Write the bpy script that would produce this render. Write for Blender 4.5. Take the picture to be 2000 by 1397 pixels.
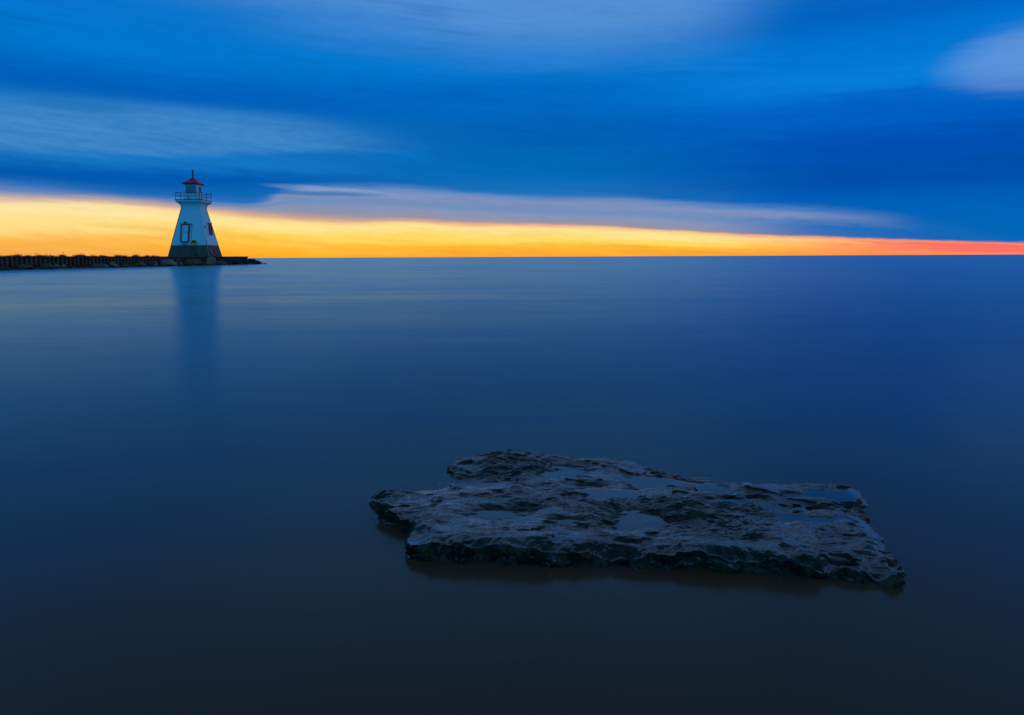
import bpy, bmesh, math, random
import numpy as np
from mathutils import Vector, Matrix
R = math.radians
for o in list(bpy.data.objects): bpy.data.objects.remove(o)
scn = bpy.context.scene
col = scn.collection

# ------------------------------------------------------------------ camera
PITCH = 4.0
FPX, CX, CAMH = 1333.0, 1000.0, 0.90                 # focal length in photo pixels, photo centre, tripod height
CY = 501.8 + FPX * math.tan(R(PITCH))                # principal point: the frame is cut low from a nearly level lens
cam_d = bpy.data.cameras.new('camera'); cam = bpy.data.objects.new('camera', cam_d); col.objects.link(cam)
cam_d.sensor_width = 36; cam_d.lens = FPX / 2000 * 36
cam_d.shift_y = -(698.5 - CY) / 2000
cam_d.clip_start = 0.05; cam_d.clip_end = 90000
CROT = Matrix.Rotation(R(90 - PITCH), 3, 'X') @ Matrix.Rotation(R(-0.265), 3, 'Z')
cam.matrix_world = Matrix.Translation((0, 0, CAMH)) @ CROT.to_4x4()
scn.camera = cam

def ray(px, py):                     # direction in the world seen at a photo pixel
    return (CROT @ Vector(((px - CX) / FPX, -(py - CY) / FPX, -1))).normalized()
def azel(px, py):
    d = ray(px, py); return math.atan2(d.x, d.y), math.asin(d.z)
def ground(px, py, z=0.0):
    d = ray(px, py); t = (z - CAMH) / d.z
    return d.x * t, d.y * t

def lin(h, k=1.0):
    h = h.lstrip('#'); v = [int(h[i:i+2], 16) / 255 for i in (0, 2, 4)]
    return tuple(k * (c / 12.92 if c <= .04045 else ((c + .055) / 1.055) ** 2.4) for c in v) + (1,)

# ------------------------------------------------------------------ node helper
class G:
    def __init__(s, tree): s.t = tree; s.n = tree.nodes; s.l = tree.links
    def new(s, kind, **kw):
        n = s.n.new(kind)
        for k, v in kw.items(): setattr(n, k, v)
        return n
    def put(s, sock, v):
        if isinstance(v, bpy.types.NodeSocket): s.l.new(v, sock)
        else: sock.default_value = v
    def m(s, op, a, b=0.0, c=0.0, clamp=False):
        n = s.new('ShaderNodeMath', operation=op, use_clamp=clamp)
        s.put(n.inputs[0], a); s.put(n.inputs[1], b); s.put(n.inputs[2], c); return n.outputs[0]
    def add(s, a, b): return s.m('ADD', a, b)
    def sub(s, a, b): return s.m('SUBTRACT', a, b)
    def mul(s, a, b): return s.m('MULTIPLY', a, b)
    def div(s, a, b): return s.m('DIVIDE', a, b)
    def step(s, x, a, b):            # smooth 0..1 while x runs a..b
        n = s.new('ShaderNodeMapRange', interpolation_type='SMOOTHERSTEP')
        s.put(n.inputs[0], x); s.put(n.inputs[1], a); s.put(n.inputs[2], b); return n.outputs[0]
    def xyz(s, x, y, z):
        n = s.new('ShaderNodeCombineXYZ')
        for i, v in enumerate((x, y, z)): s.put(n.inputs[i], v)
        return n.outputs[0]
    def sep(s, v):
        n = s.new('ShaderNodeSeparateXYZ'); s.put(n.inputs[0], v); return n.outputs
    def noise(s, v, scale, detail=3, rough=.5, dist=0.0):
        n = s.new('ShaderNodeTexNoise'); s.put(n.inputs['Vector'], v)
        s.put(n.inputs['Scale'], scale); s.put(n.inputs['Detail'], detail)
        s.put(n.inputs['Roughness'], rough); s.put(n.inputs['Distortion'], dist); return n.outputs[0]
    def ramp(s, f, stops, mode='LINEAR'):
        n = s.new('ShaderNodeValToRGB'); s.put(n.inputs[0], f); r = n.color_ramp; r.interpolation = mode
        while len(r.elements) < len(stops): r.elements.new(0.5)
        for e, (p, c) in zip(r.elements, sorted(stops, key=lambda q: q[0])):
            e.position = p; e.color = c
        return n.outputs[0]
    def mix(s, f, a, b):
        n = s.new('ShaderNodeMix', data_type='RGBA'); s.put(n.inputs[0], f)
        s.put(n.inputs[6], a); s.put(n.inputs[7], b); return n.outputs[2]
    def curve(s, x, pts):            # x in 0..1 -> y, both through the points
        n = s.new('ShaderNodeFloatCurve'); s.put(n.inputs['Value'], x); c = n.mapping.curves[0]
        pts = sorted(pts)
        n.mapping.use_clip = False
        while len(c.points) < len(pts): c.points.new(0.5, 0.5)
        for p, (a, b) in zip(c.points, pts): p.location = (a, b); p.handle_type = 'AUTO'
        n.mapping.update(); return n.outputs[0]
    def bump(s, h, strength, dist, normal=None):
        n = s.new('ShaderNodeBump'); s.put(n.inputs['Strength'], strength); s.put(n.inputs['Distance'], dist)
        s.put(n.inputs['Height'], h)
        if normal is not None: s.put(n.inputs['Normal'], normal)
        return n.outputs[0]

# ------------------------------------------------------------------ world: afterglow under a deck of blue cloud
w = bpy.data.worlds.new('World'); scn.world = w; w.use_nodes = True
w.node_tree.nodes.clear(); g = G(w.node_tree)
tc = g.new('ShaderNodeTexCoord').outputs['Generated']
dx, dy, dz = g.sep(tc)
az = g.m('ARCTAN2', dx, dy)                       # radians, 0 = straight ahead
el = g.m('ARCSINE', dz)
AZ0, AZ1, ELM = -0.75, 0.75, 0.50                 # azimuth span of the mapped part, elevation unit
u = g.m('DIVIDE', g.sub(az, AZ0), AZ1 - AZ0, clamp=True)
def U(px, py=400): return (azel(px, py)[0] - AZ0) / (AZ1 - AZ0)
def EL(py, px=1000): return azel(px, py)[1]
def edge(pts):                                    # a cloud edge as elevation over azimuth
    P = []
    for px, py in pts:
        a, e = azel(px, py); P.append(((a - AZ0) / (AZ1 - AZ0), e / ELM))
    P = [(0.0, P[0][1])] + P + [(1.0, P[-1][1])]
    return g.mul(g.curve(u, P), ELM)
sv = g.xyz(g.mul(az, 2.2), g.mul(el, 24.0), 0.0)
warp = g.sub(g.noise(sv, 1.0, 4, .5), .5)         # long streaks drawn out by the wind
sv2 = g.xyz(g.mul(az, 5.0), g.mul(g.add(el, g.mul(az, .06)), 70.0), 3.0)
fine = g.sub(g.noise(sv2, 1.0, 3, .55), .5)
big = g.sub(g.noise(g.xyz(g.mul(az, 2.0), g.mul(el, 7.0), 9.0), 1.0, 3, .5), .5)
sv3 = g.xyz(g.mul(az, 34.0), g.mul(g.add(el, g.mul(az, .05)), 170.0), 6.0)
torn = g.sub(g.noise(sv3, 1.0, 4, .65), .5)
elw = g.add(el, g.add(g.mul(warp, .018), g.add(g.mul(fine, .011), g.mul(torn, .0055))))
def vramp(px, rows):
    st = [(max(0, EL(py, px)) / ELM, lin(c)) for py, c in rows]
    st += [(0.82, lin('#3a76b8')), (1.0, lin('#46658c'))]
    return g.ramp(g.div(elw, ELM), st, 'B_SPLINE' if False else 'EASE')
bl = vramp(130, [(0, '#0874cc'), (70, '#0076cc'), (160, '#005fba'), (225, '#1a78c2'), (300, '#1474c2'), (338, '#0059b0'), (368, '#0c66b6'), (400, '#2a70b4')])
bm = vramp(1000, [(0, '#1c80d4'), (110, '#0a7ad0'), (190, '#0068c2'), (260, '#0060b4'), (330, '#0069b8'), (385, '#1a70b8')])
br = vramp(1800, [(0, '#0062be'), (80, '#0074d0'), (135, '#067ed8'), (205, '#0060c4'), (280, '#004fb0'), (340, '#004eac'), (400, '#0060b8'), (450, '#0066b8')])
base = g.mix(g.step(az, -.50, 0.05), bl, bm)
base = g.mix(g.step(az, 0.0, .50), base, br)
# pale veil across the top
top_e = edge([(0, -40), (250, -15), (500, 45), (750, 85), (1000, 120), (1300, 108), (1500, 80), (1650, 10), (1800, -60)])
fade_hi = g.step(el, .62, .40)
mk = g.mul(g.mul(g.step(g.add(el, g.mul(warp, .06)), g.sub(top_e, .030), g.add(top_e, .075)), fade_hi), .70)
mk = g.mul(mk, g.mul(g.step(az, -.62, -.2), g.step(az, .42, .2)))
base = g.mix(mk, base, lin('#5f95d4'))
# pale wedge at upper right
ca, ce = azel(2040, 112)
q = g.add(g.m('POWER', g.div(g.sub(az, ca), .098), 2.0), g.m('POWER', g.div(g.sub(g.add(el, g.mul(warp, .03)), ce), .036), 2.0))
base = g.mix(g.mul(g.step(g.add(q, g.mul(fine, 1.2)), 1.7, -.2), .75), base, lin('#6a9adc'))
# pale blue band at left
te = edge([(0, 186), (200, 200), (500, 222), (750, 256), (900, 285)])
be = edge([(0, 292), (300, 304), (600, 298), (900, 290)])
mk = g.mul(g.step(elw, g.add(te, .012), g.sub(te, .022)), g.step(elw, g.sub(be, .008), g.add(be, .010)))
mk = g.mul(mk, g.step(az, -.06, -.38))
base = g.mix(g.mul(mk, g.add(.66, g.mul(g.add(fine, torn), .8))), base, lin('#458ac8'))
ca, ce = azel(150, 207)
q = g.add(g.m('POWER', g.div(g.sub(az, ca), .060), 2.0), g.m('POWER', g.div(g.sub(g.add(el, g.mul(fine, .010)), ce), .0075), 2.0))
base = g.mix(g.mul(g.step(q, 1.7, -.1), .75), base, lin('#2272b8'))
# slight mottling of the deck
base = g.mix(g.step(g.add(big, g.mul(fine, .35)), .04, .60), base, lin('#2a86d2'))
base = g.mix(g.step(g.add(big, g.mul(fine, .35)), -.04, -.42), base, lin('#0050a4'))
# glow under the deck and lilac cloud between
ge = edge([(0, 386), (200, 393), (340, 404), (420, 412), (560, 424), (700, 430), (800, 429), (900, 434), (1000, 436), (1200, 443), (1400, 456), (1600, 463), (1800, 470), (2000, 473)])
ge = g.add(ge, g.mul(fine, .0035))
le = edge([(0, 352), (200, 374), (400, 390), (500, 392), (565, 366), (640, 361), (850, 368), (1000, 378), (1200, 386), (1400, 396), (1600, 408), (1780, 423), (1880, 440), (2000, 462)])
lt = g.div(g.sub(le, elw), g.m('MAXIMUM', g.sub(le, ge), .004))       # 0 at cloud top, 1 at the glow
lc = g.ramp(lt, [(0.0, lin('#5f8cc6')), (.30, lin('#8294be')), (.5, lin('#7690bc')), (.72, lin('#8c97b6')), (1.0, lin('#a0969f'))], 'EASE')
lc = g.mix(g.mul(g.step(az, -.36, -.5), .55), lc, lin('#7a98c0'))
lsoft = g.add(.012, g.mul(g.step(az, -.25, -.5), .012))
lm = g.step(g.add(elw, g.mul(fine, .010)), g.add(le, g.mul(lsoft, .5)), g.sub(le, lsoft))
lm = g.mul(lm, g.sub(.92, g.mul(g.step(az, .30, .62), .75)))
lm = g.mul(lm, g.step(g.add(fine, .55), 0.0, .35))
lm = g.mul(lm, g.sub(1.0, g.mul(g.m('MAXIMUM', g.mul(g.step(az, .22, .48), g.step(lt, .30, .62)), g.step(az, .46, .56)), .85)))
sky = g.mix(lm, base, lc)
ca, ce = azel(650, 372)                                                # bright wisp over the lighthouse's right
q = g.add(g.m('POWER', g.div(g.sub(az, ca), .085), 2.0), g.m('POWER', g.div(g.sub(el, g.sub(ce, g.mul(g.sub(az, ca), .06))), .0050), 2.0))
sky = g.mix(g.mul(g.step(g.add(q, g.mul(torn, 1.5)), 1.7, -.2), .50), sky, lin('#93abd2'))
ca, ce = azel(640, 378)
q = g.add(g.m('POWER', g.div(g.sub(az, ca), .085), 2.0), g.m('POWER', g.div(g.sub(g.add(el, g.mul(fine, .008)), ce), .0042), 2.0))
sky = g.mix(g.mul(g.step(q, 1.6, -.2), .7), sky, lin('#1a68ae'))
gt = g.add(g.div(elw, g.m('MAXIMUM', ge, .005)), g.mul(fine, .22))                              # 0 at horizon, 1 at deck
gl = g.ramp(gt, [(0.0, lin('#f5a648')), (.28, lin('#ffb84e')), (.60, lin('#ffdf8a')), (.88, lin('#ffe2a4')), (1.0, lin('#e8bfa0'))], 'EASE')
gm = g.ramp(gt, [(0.0, lin('#ffa630')), (.22, lin('#ffb836')), (.50, lin('#ffd860')), (.80, lin('#ffe594')), (1.0, lin('#eeae88'))], 'EASE')
gr = g.ramp(g.add(gt, g.mul(fine, .9)), [(0.0, lin('#ff8a50')), (.30, lin('#ff8a58')), (.55, lin('#ff6e68')), (.8, lin('#ff9458')), (1.0, lin('#f47a86'))], 'EASE')
gc = g.mix(g.step(az, -.60, -.30), gl, gm)
gc = g.mix(g.step(az, .20, .62), gc, gr)
# a darker golden core beside the tower
q = g.m('ABSOLUTE', g.div(g.sub(az, azel(450, 450)[0]), .13))
gc = g.mix(g.mul(g.mul(g.step(q, 1.2, 0), g.step(gt, .95, .2)), .5), gc, lin('#ffae18'))
gsoft = g.add(.0030, g.mul(g.step(az, .15, -.55), .0085))
gmk = g.step(elw, g.add(ge, gsoft), g.sub(ge, gsoft))
away = g.m('MULTIPLY', g.step(az, 1.5, .62), g.step(az, -2.2, -1.0))   # the afterglow dies away round the sides
sky = g.mix(g.mul(gmk, away), sky, gc)
# rest of the sky behind the viewer
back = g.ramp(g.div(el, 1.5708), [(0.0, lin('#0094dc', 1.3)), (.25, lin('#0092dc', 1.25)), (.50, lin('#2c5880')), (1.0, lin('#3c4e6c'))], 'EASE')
bright = g.mul(g.step(g.m('ABSOLUTE', g.sub(az, 1.55)), .75, .1), g.step(el, .9, .2))  # pale patch added out of view at right to light the tower's right face
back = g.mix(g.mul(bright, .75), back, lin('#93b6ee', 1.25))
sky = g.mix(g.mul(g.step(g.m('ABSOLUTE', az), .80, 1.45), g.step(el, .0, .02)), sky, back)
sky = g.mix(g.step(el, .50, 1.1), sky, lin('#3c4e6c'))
sky = g.mix(g.step(el, -.002, -.03), sky, lin('#0b2236'))
mot = g.add(1.0, g.add(g.mul(torn, .20), g.mul(fine, .22)))
vm = g.new('ShaderNodeVectorMath', operation='SCALE'); g.put(vm.inputs[0], sky); g.put(vm.inputs['Scale'], mot); sky = vm.outputs[0]
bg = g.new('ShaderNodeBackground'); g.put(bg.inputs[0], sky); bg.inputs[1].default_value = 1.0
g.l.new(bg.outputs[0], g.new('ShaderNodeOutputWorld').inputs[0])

scn.view_settings.view_transform = 'Standard'; scn.view_settings.look = 'None'
scn.view_settings.exposure = 0.0; scn.view_settings.gamma = 1.0
scn.render.engine = 'CYCLES'
scn.cycles.max_bounces = 8; scn.cycles.transmission_bounces = 6; scn.cycles.glossy_bounces = 4
scn.render.resolution_x = 1024; scn.render.resolution_y = 715

# ------------------------------------------------------------------ materials
def mat(name, color, rough=.6, metal=0.0, spec=.5):
    m = bpy.data.materials.new(name); m.use_nodes = True
    k = G(m.node_tree); b = m.node_tree.nodes['Principled BSDF']
    k.put(b.inputs['Base Color'], color); k.put(b.inputs['Roughness'], rough)
    k.put(b.inputs['Metallic'], metal); k.put(b.inputs['Specular IOR Level'], spec)
    return m, k, b
def obj_co(k): return k.new('ShaderNodeTexCoord').outputs['Object']
def weathered(name, c1, c2, scale=3.0, rough=.65, bumps=.3, dist=.01, metal=0.0):
    m, k, b = mat(name, (0, 0, 0, 1), rough, metal); co = obj_co(k)
    n = k.noise(co, scale, 6, .6)
    k.put(b.inputs['Base Color'], k.mix(k.step(n, .35, .68), c1, c2))
    k.put(b.inputs['Normal'], k.bump(k.noise(co, scale * 6, 5, .6), bumps, dist))
    return m

# clapboard paint
def siding(name, c, period=.155, dirt=.35, shingle=False):
    m, k, b = mat(name, c, .5); co = obj_co(k); x, y, z = k.sep(co)
    t = k.m('FRACT', k.div(z, period))
    n = k.noise(co, 1.3, 6, .65); n2 = k.noise(k.xyz(k.mul(x, 5.0), k.mul(y, 5.0), k.mul(z, .7)), 1.0, 4, .6)
    cc = k.mix(k.mul(k.step(n, .5, .75), dirt), c, (.48, .50, .50, 1))
    cc = k.mix(k.mul(k.step(n2, .56, .75), dirt * .9), cc, (.40, .42, .42, 1))
    cc = k.mix(k.mul(k.step(t, .86, .97), .6), cc, (.30, .33, .36, 1))
    if shingle:                       # blistered paint low on the water side
        sp = k.mul(k.step(k.noise(co, 9.0, 3, .7), .60, .66), k.step(z, 3.6, 2.9))
        cc = k.mix(k.mul(sp, .8), cc, (.10, .10, .11, 1))
    k.put(b.inputs['Base Color'], cc)
    k.put(b.inputs['Normal'], k.bump(k.sub(1.0, t), .6, .03))
    return m
M = {}
M['siding'] = siding('white_clapboard', (.74, .82, .86, 1), shingle=True)
M['white'] = weathered('white_paint', (.78, .80, .80, 1), (.62, .64, .64, 1), 2.0, .5)
M['panel'] = weathered('bright_white_panel', (.84, .84, .84, 1), (.76, .77, .78, 1), 1.5, .45)
M['red'] = weathered('red_paint', (.85, .030, .030, 1), (.65, .026, .026, 1), 3.0, .5)
M['roof'] = weathered('red_roof_shingles', (.95, .040, .10, 1), (.80, .035, .08, 1), 4.0, .55, .5, .03)
M['darkred'] = weathered('dark_red_iron', (.22, .018, .014, 1), (.10, .012, .012, 1), 5.0, .5)
M['black'] = weathered('black_iron', (.03, .010, .010, 1), (.05, .012, .010, 1), 6.0, .5)
M['grey'] = weathered('grey_galvanised', (.30, .31, .32, 1), (.2, .2, .21, 1), 6.0, .45, metal=.6)
M['yellow'] = weathered('yellow_plastic', (.92, .42, .010, 1), (.8, .36, .012, 1), 5.0, .4, .1)
M['maroon'] = weathered('maroon_plastic', (.22, .006, .03, 1), (.12, .006, .02, 1), 5.0, .45, .1)
M['brown'] = weathered('rust_brown', (.15, .06, .04, 1), (.10, .05, .035, 1), 5.0, .7)
M['ringwhite'] = weathered('bleached_plastic', (.80, .70, .74, 1), (.6, .5, .55, 1), 6.0, .4, .1)
M['wood'] = weathered('bleached_driftwood', (.42, .37, .33, 1), (.3, .26, .23, 1), 8.0, .7)
# poured concrete, board marks and stains
m, k, b = mat('board_marked_concrete', (.1, .09, .08, 1), .8); co = obj_co(k); x, y, z = k.sep(co)
n = k.noise(co, 1.1, 6, .6); n2 = k.noise(k.xyz(k.mul(x, 3.0), k.mul(y, 3.0), k.mul(z, .5)), 1.0, 4, .6)
cc = k.mix(k.step(n, .35, .7), (.25, .095, .058, 1), (.17, .072, .046, 1))
cc = k.mix(k.mul(k.step(n2, .5, .75), .6), cc, (.08, .045, .028, 1))
seam = k.step(k.m('ABSOLUTE', k.sub(k.m('FRACT', k.mul(x, .62)), .5)), .488, .498)
cc = k.mix(k.mul(seam, .5), cc, (.16, .16, .16, 1))
k.put(b.inputs['Base Color'], cc); k.put(b.inputs['Normal'], k.bump(k.noise(co, 14, 5, .6), .4, .02)); M['concrete'] = m
# glass
m, k, b = mat('dark_window_glass', (.02, .05, .06, 1), .06); M['glass'] = m
m, k, b = mat('lantern_glass', (.10, .22, .26, 1), .18); co = obj_co(k)
k.put(b.inputs['Roughness'], k.add(.12, k.mul(k.noise(co, 4.0), .2))); M['lglass'] = m
m, k, b = mat('curtained_glass', (.10, .075, .075, 1), .25); M['cglass'] = m
# sheet piles
m, k, b = mat('rusty_sheet_pile', (.1, .05, .04, 1), .75); co = obj_co(k); x, y, z = k.sep(co)
n = k.noise(k.xyz(k.mul(x, 2.0), k.mul(y, 2.0), k.mul(z, .8)), 1.0, 6, .65)
cc = k.mix(k.step(n, .35, .7), (.30, .065, .040, 1), (.14, .032, .020, 1))
k.put(b.inputs['Base Color'], k.mix(k.step(z, .42, .15), cc, (.018, .014, .010, 1)))
k.put(b.inputs['Normal'], k.bump(k.noise(co, 9, 5, .6), .5, .02)); M['pile'] = m
M['cap'] = weathered('pier_coping', (.085, .065, .058, 1), (.05, .042, .038, 1), 1.2, .85, .5, .03)
M['deck'] = weathered('gravel_fill', (.09, .08, .06, 1), (.04, .045, .025, 1), 1.0, .9, .8, .05)
# boulders: pale crust above a wet dark foot
def stone(name, c1, c2):
    m, k, b = mat(name, c1, .8); geo = k.new('ShaderNodeNewGeometry').outputs['Position']; x, y, z = k.sep(geo)
    n = k.noise(geo, 2.2, 6, .6); n2 = k.noise(geo, 9.0, 5, .6)
    cc = k.mix(k.step(n, .36, .66), c1, c2)
    cc = k.mix(k.mul(k.step(n2, .55, .72), .5), cc, (.03, .028, .02, 1))
    wet = k.step(k.add(z, k.mul(n, .25)), .40, .20)
    k.put(b.inputs['Base Color'], k.mix(wet, cc, (.024, .012, .006, 1)))
    k.put(b.inputs['Roughness'], k.sub(.85, k.mul(wet, .45)))
    k.put(b.inputs['Normal'], k.bump(k.noise(geo, 7, 6, .65), .7, .06)); return m
M['stone_grey'] = stone('grey_limestone', (.25, .11, .060, 1), (.14, .065, .038, 1))
M['stone_pale'] = stone('pale_limestone', (.40, .19, .11, 1), (.24, .12, .072, 1))
M['stone_dark'] = stone('dark_limestone', (.050, .020, .009, 1), (.025, .012, .006, 1))
M['leaf'] = weathered('dark_scrub_leaves', (.030, .042, .014, 1), (.018, .026, .010, 1), 6.0, .7)
M['twig'] = weathered('bare_twigs', (.04, .03, .02, 1), (.025, .02, .015, 1), 6.0, .8)

# wet slab: brown weathered limestone, polished by the water on top
m, k, b = mat('wet_slab_limestone', (.05, .04, .03, 1), .3, 0, .5)
geo = k.new('ShaderNodeNewGeometry'); pos = geo.outputs['Position']; x, y, z = k.sep(pos); nx, ny, nz = k.sep(geo.outputs['Normal'])
n1 = k.noise(pos, 5.0, 7, .62); n2 = k.noise(pos, 26.0, 6, .65); n3 = k.noise(pos, 120.0, 4, .6)
cc = k.mix(k.step(n1, .35, .66), (.034, .022, .019, 1), (.100, .068, .064, 1))
cc = k.mix(k.mul(k.step(n2, .52, .68), .6), cc, (.014, .008, .006, 1))
cc = k.mix(k.mul(k.step(n3, .60, .72), .35), cc, (.13, .09, .06, 1))
side_brown = k.mix(k.step(k.add(k.mul(k.noise(pos, 12.0, 3, .6), .55), k.mul(k.noise(pos, 95.0, 6, .75), .45)), .43, .60), (.022, .009, .005, 1), (.17, .060, .030, 1))  # steep sides toned brown in the colour to cancel the teal sky light
cc = k.mix(k.step(nz, .62, .30), cc, side_brown)
film = k.new('ShaderNodeAttribute', attribute_name='film').outputs['Fac']; dry = k.sub(1.0, film)
k.put(b.inputs['Base Color'], cc)
k.put(b.inputs['Roughness'], k.add(.14, k.mul(dry, k.add(.01, k.add(k.mul(k.step(n1, .4, .62), .07), k.mul(k.step(nz, .88, .55), .55))))))
k.put(b.inputs['IOR'], k.add(1.18, k.mul(k.step(nz, .62, .93), k.add(.30, k.mul(dry, k.add(1.1, k.mul(k.step(n1, .34, .60), 1.2)))))))
bp = k.bump(n2, k.mul(dry, .5), .006)
k.put(b.inputs['Normal'], k.bump(n3, k.mul(dry, .5), .002, bp)); M['slab'] = m

# water: smoothed by the long exposure, murky below
m = bpy.data.materials.new('lake_water'); m.use_nodes = True; k = G(m.node_tree); m.node_tree.nodes.clear()
pos = k.new('ShaderNodeNewGeometry').outputs['Position']; x, y, z = k.sep(pos)
wv = k.noise(k.xyz(k.mul(x, .10), k.mul(y, .55), 0.0), 1.0, 4, .6)
wf = k.noise(k.xyz(k.mul(x, .8), k.mul(y, 3.5), 2.0), 1.0, 3, .6)
wm = k.noise(k.xyz(k.mul(x, .05), k.mul(y, .22), 5.0), 1.0, 3, .6)
rg = k.add(.22, k.add(k.mul(k.sub(wm, .5), .11), k.add(k.mul(k.sub(wv, .5), .14), k.mul(k.sub(wf, .5), .10))))
nb = k.bump(k.add(k.mul(wv, 1.0), k.mul(wf, .12)), .25, .04)
gls = k.new('ShaderNodeBsdfGlossy'); k.put(gls.inputs['Color'], (.48, .80, .86, 1)); k.put(gls.inputs['Roughness'], rg); k.put(gls.inputs['Normal'], nb)
dif = k.new('ShaderNodeBsdfDiffuse'); k.put(dif.inputs['Color'], (.34, .145, .080, 1))      # suspended silt
tra = k.new('ShaderNodeBsdfTransparent')
fr_ = k.new('ShaderNodeFresnel'); k.put(fr_.inputs['IOR'], 1.345)
body = k.new('ShaderNodeMixShader'); body.inputs[0].default_value = .38
k.l.new(tra.outputs[0], body.inputs[1]); k.l.new(dif.outputs[0], body.inputs[2])
mx = k.new('ShaderNodeMixShader'); k.l.new(fr_.outputs[0], mx.inputs[0])
k.l.new(body.outputs[0], mx.inputs[1]); k.l.new(gls.outputs[0], mx.inputs[2])
out = k.new('ShaderNodeOutputMaterial'); k.l.new(mx.outputs[0], out.inputs[0])
va = k.new('ShaderNodeVolumeAbsorption'); va.inputs[0].default_value = (.45, .62, .70, 1); va.inputs[1].default_value = 14.0
k.l.new(va.outputs[0], out.inputs[1]); M['water'] = m
M['bed'] = weathered('lake_bed_silt', (.12, .08, .055, 1), (.07, .05, .035, 1), 1.5, .9)

# ------------------------------------------------------------------ object helpers
def link(name, me, m, parent=None):
    o = bpy.data.objects.new(name, me); col.objects.link(o)
    if m: me.materials.append(m)
    if parent: o.parent = parent
    return o
def obj(name, bm, m, parent=None, smooth=False):
    me = bpy.data.meshes.new(name); bmesh.ops.recalc_face_normals(bm, faces=bm.faces); bm.to_mesh(me); bm.free()
    if smooth: me.polygons.foreach_set('use_smooth', [True] * len(me.polygons))
    return link(name, me, m, parent)
def thing(name, label, cat, loc=(0, 0, 0), rotz=0.0, group=None):
    o = bpy.data.objects.new(name, None); col.objects.link(o); o.location = loc; o.rotation_euler = (0, 0, rotz)
    o.empty_display_size = .2
    return tag(o, label, cat, group)
def tag(o, label, cat, group=None):
    o['label'] = label; o['category'] = cat
    if group: o['group'] = group
    return o
def box(bm, c, s, rot=None):
    r = bmesh.ops.create_cube(bm, size=1.0)['verts']
    for v in r:
        p = Vector((v.co.x * s[0], v.co.y * s[1], v.co.z * s[2]))
        if rot: p = rot @ p
        v.co = p + Vector(c)
    return r
def bar(bm, a, b_, r, seg=8, r2=None):
    a, b_ = Vector(a), Vector(b_); d = b_ - a
    q = d.to_track_quat('Z', 'Y').to_matrix().to_4x4(); q.translation = (a + b_) / 2
    bmesh.ops.create_cone(bm, cap_ends=True, segments=seg, radius1=r, radius2=r if r2 is None else r2, depth=d.length, matrix=q)
def prism(bm, pts, y0, y1):            # polygon in x,z pulled along y
    a = [bm.verts.new((x, y0, z)) for x, z in pts]; b_ = [bm.verts.new((x, y1, z)) for x, z in pts]
    n = len(pts); bm.faces.new(a[::-1]); bm.faces.new(b_)
    for i in range(n): bm.faces.new((a[i], a[(i + 1) % n], b_[(i + 1) % n], b_[i]))
def stack(bm, prof, cap=True):         # square lathe: (half width, z)
    rings = [[bm.verts.new((sx * h, sy * h, z)) for sx, sy in ((-1, -1), (1, -1), (1, 1), (-1, 1))] for h, z in prof]
    for a, b_ in zip(rings, rings[1:]):
        for i in range(4): bm.faces.new((a[i], a[(i + 1) % 4], b_[(i + 1) % 4], b_[i]))
    if cap: bm.faces.new(rings[0][::-1]); bm.faces.new(rings[-1])
def bevel(o, wd=.01, seg=2):
    b_ = o.modifiers.new('bevel', 'BEVEL'); b_.width = wd; b_.segments = seg; b_.limit_method = 'ANGLE'; return o

# ------------------------------------------------------------------ setting: water, bed
def ringplane(z, radii, flip=False):
    V, F = [], []
    n = 16
    for r in radii:
        for i in range(4 * n):
            s, t = divmod(i, n); t = -1 + 2 * t / n
            V.append({0: (t, -1), 1: (1, t), 2: (-t, 1), 3: (-1, -t)}[s]); V[-1] = (V[-1][0] * r, V[-1][1] * r, z)
    F.append(list(range(4 * n)))
    for j in range(len(radii) - 1):
        for i in range(4 * n):
            a, b_ = j * 4 * n + i, j * 4 * n + (i + 1) % (4 * n)
            F.append([a, b_ , b_ + 4 * n, a + 4 * n][::-1])
    return V, F, 4 * n
V, F, n4 = ringplane(0.0, [6, 40, 200, 1000, 5000, 40000])
off = len(V); last = off - n4
for i in range(n4): V.append((V[last + i][0], V[last + i][1], -6.0))
for i in range(n4): F.append([last + i, last + (i + 1) % n4, off + (i + 1) % n4, off + i][::-1])
F.append([off + i for i in range(n4)])
me = bpy.data.meshes.new('water'); me.from_pydata(V, [], F); bm = bmesh.new(); bm.from_mesh(me); bmesh.ops.recalc_face_normals(bm, faces=bm.faces); bm.to_mesh(me); bm.free()
wat = link('water', me, M['water']); wat['kind'] = 'structure'
bm = bmesh.new()
N = 60
gv = [[bm.verts.new((-120 + 240 * i / N, -20 + 160 * j / N, -.42 - .25 * math.sin(i * .7) * math.cos(j * .9))) for j in range(N + 1)] for i in range(N + 1)]
for i in range(N):
    for j in range(N): bm.faces.new((gv[i][j], gv[i + 1][j], gv[i + 1][j + 1], gv[i][j + 1]))
bed = obj('lake_bed', bm, M['bed'], smooth=True); bed['kind'] = 'structure'

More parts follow.
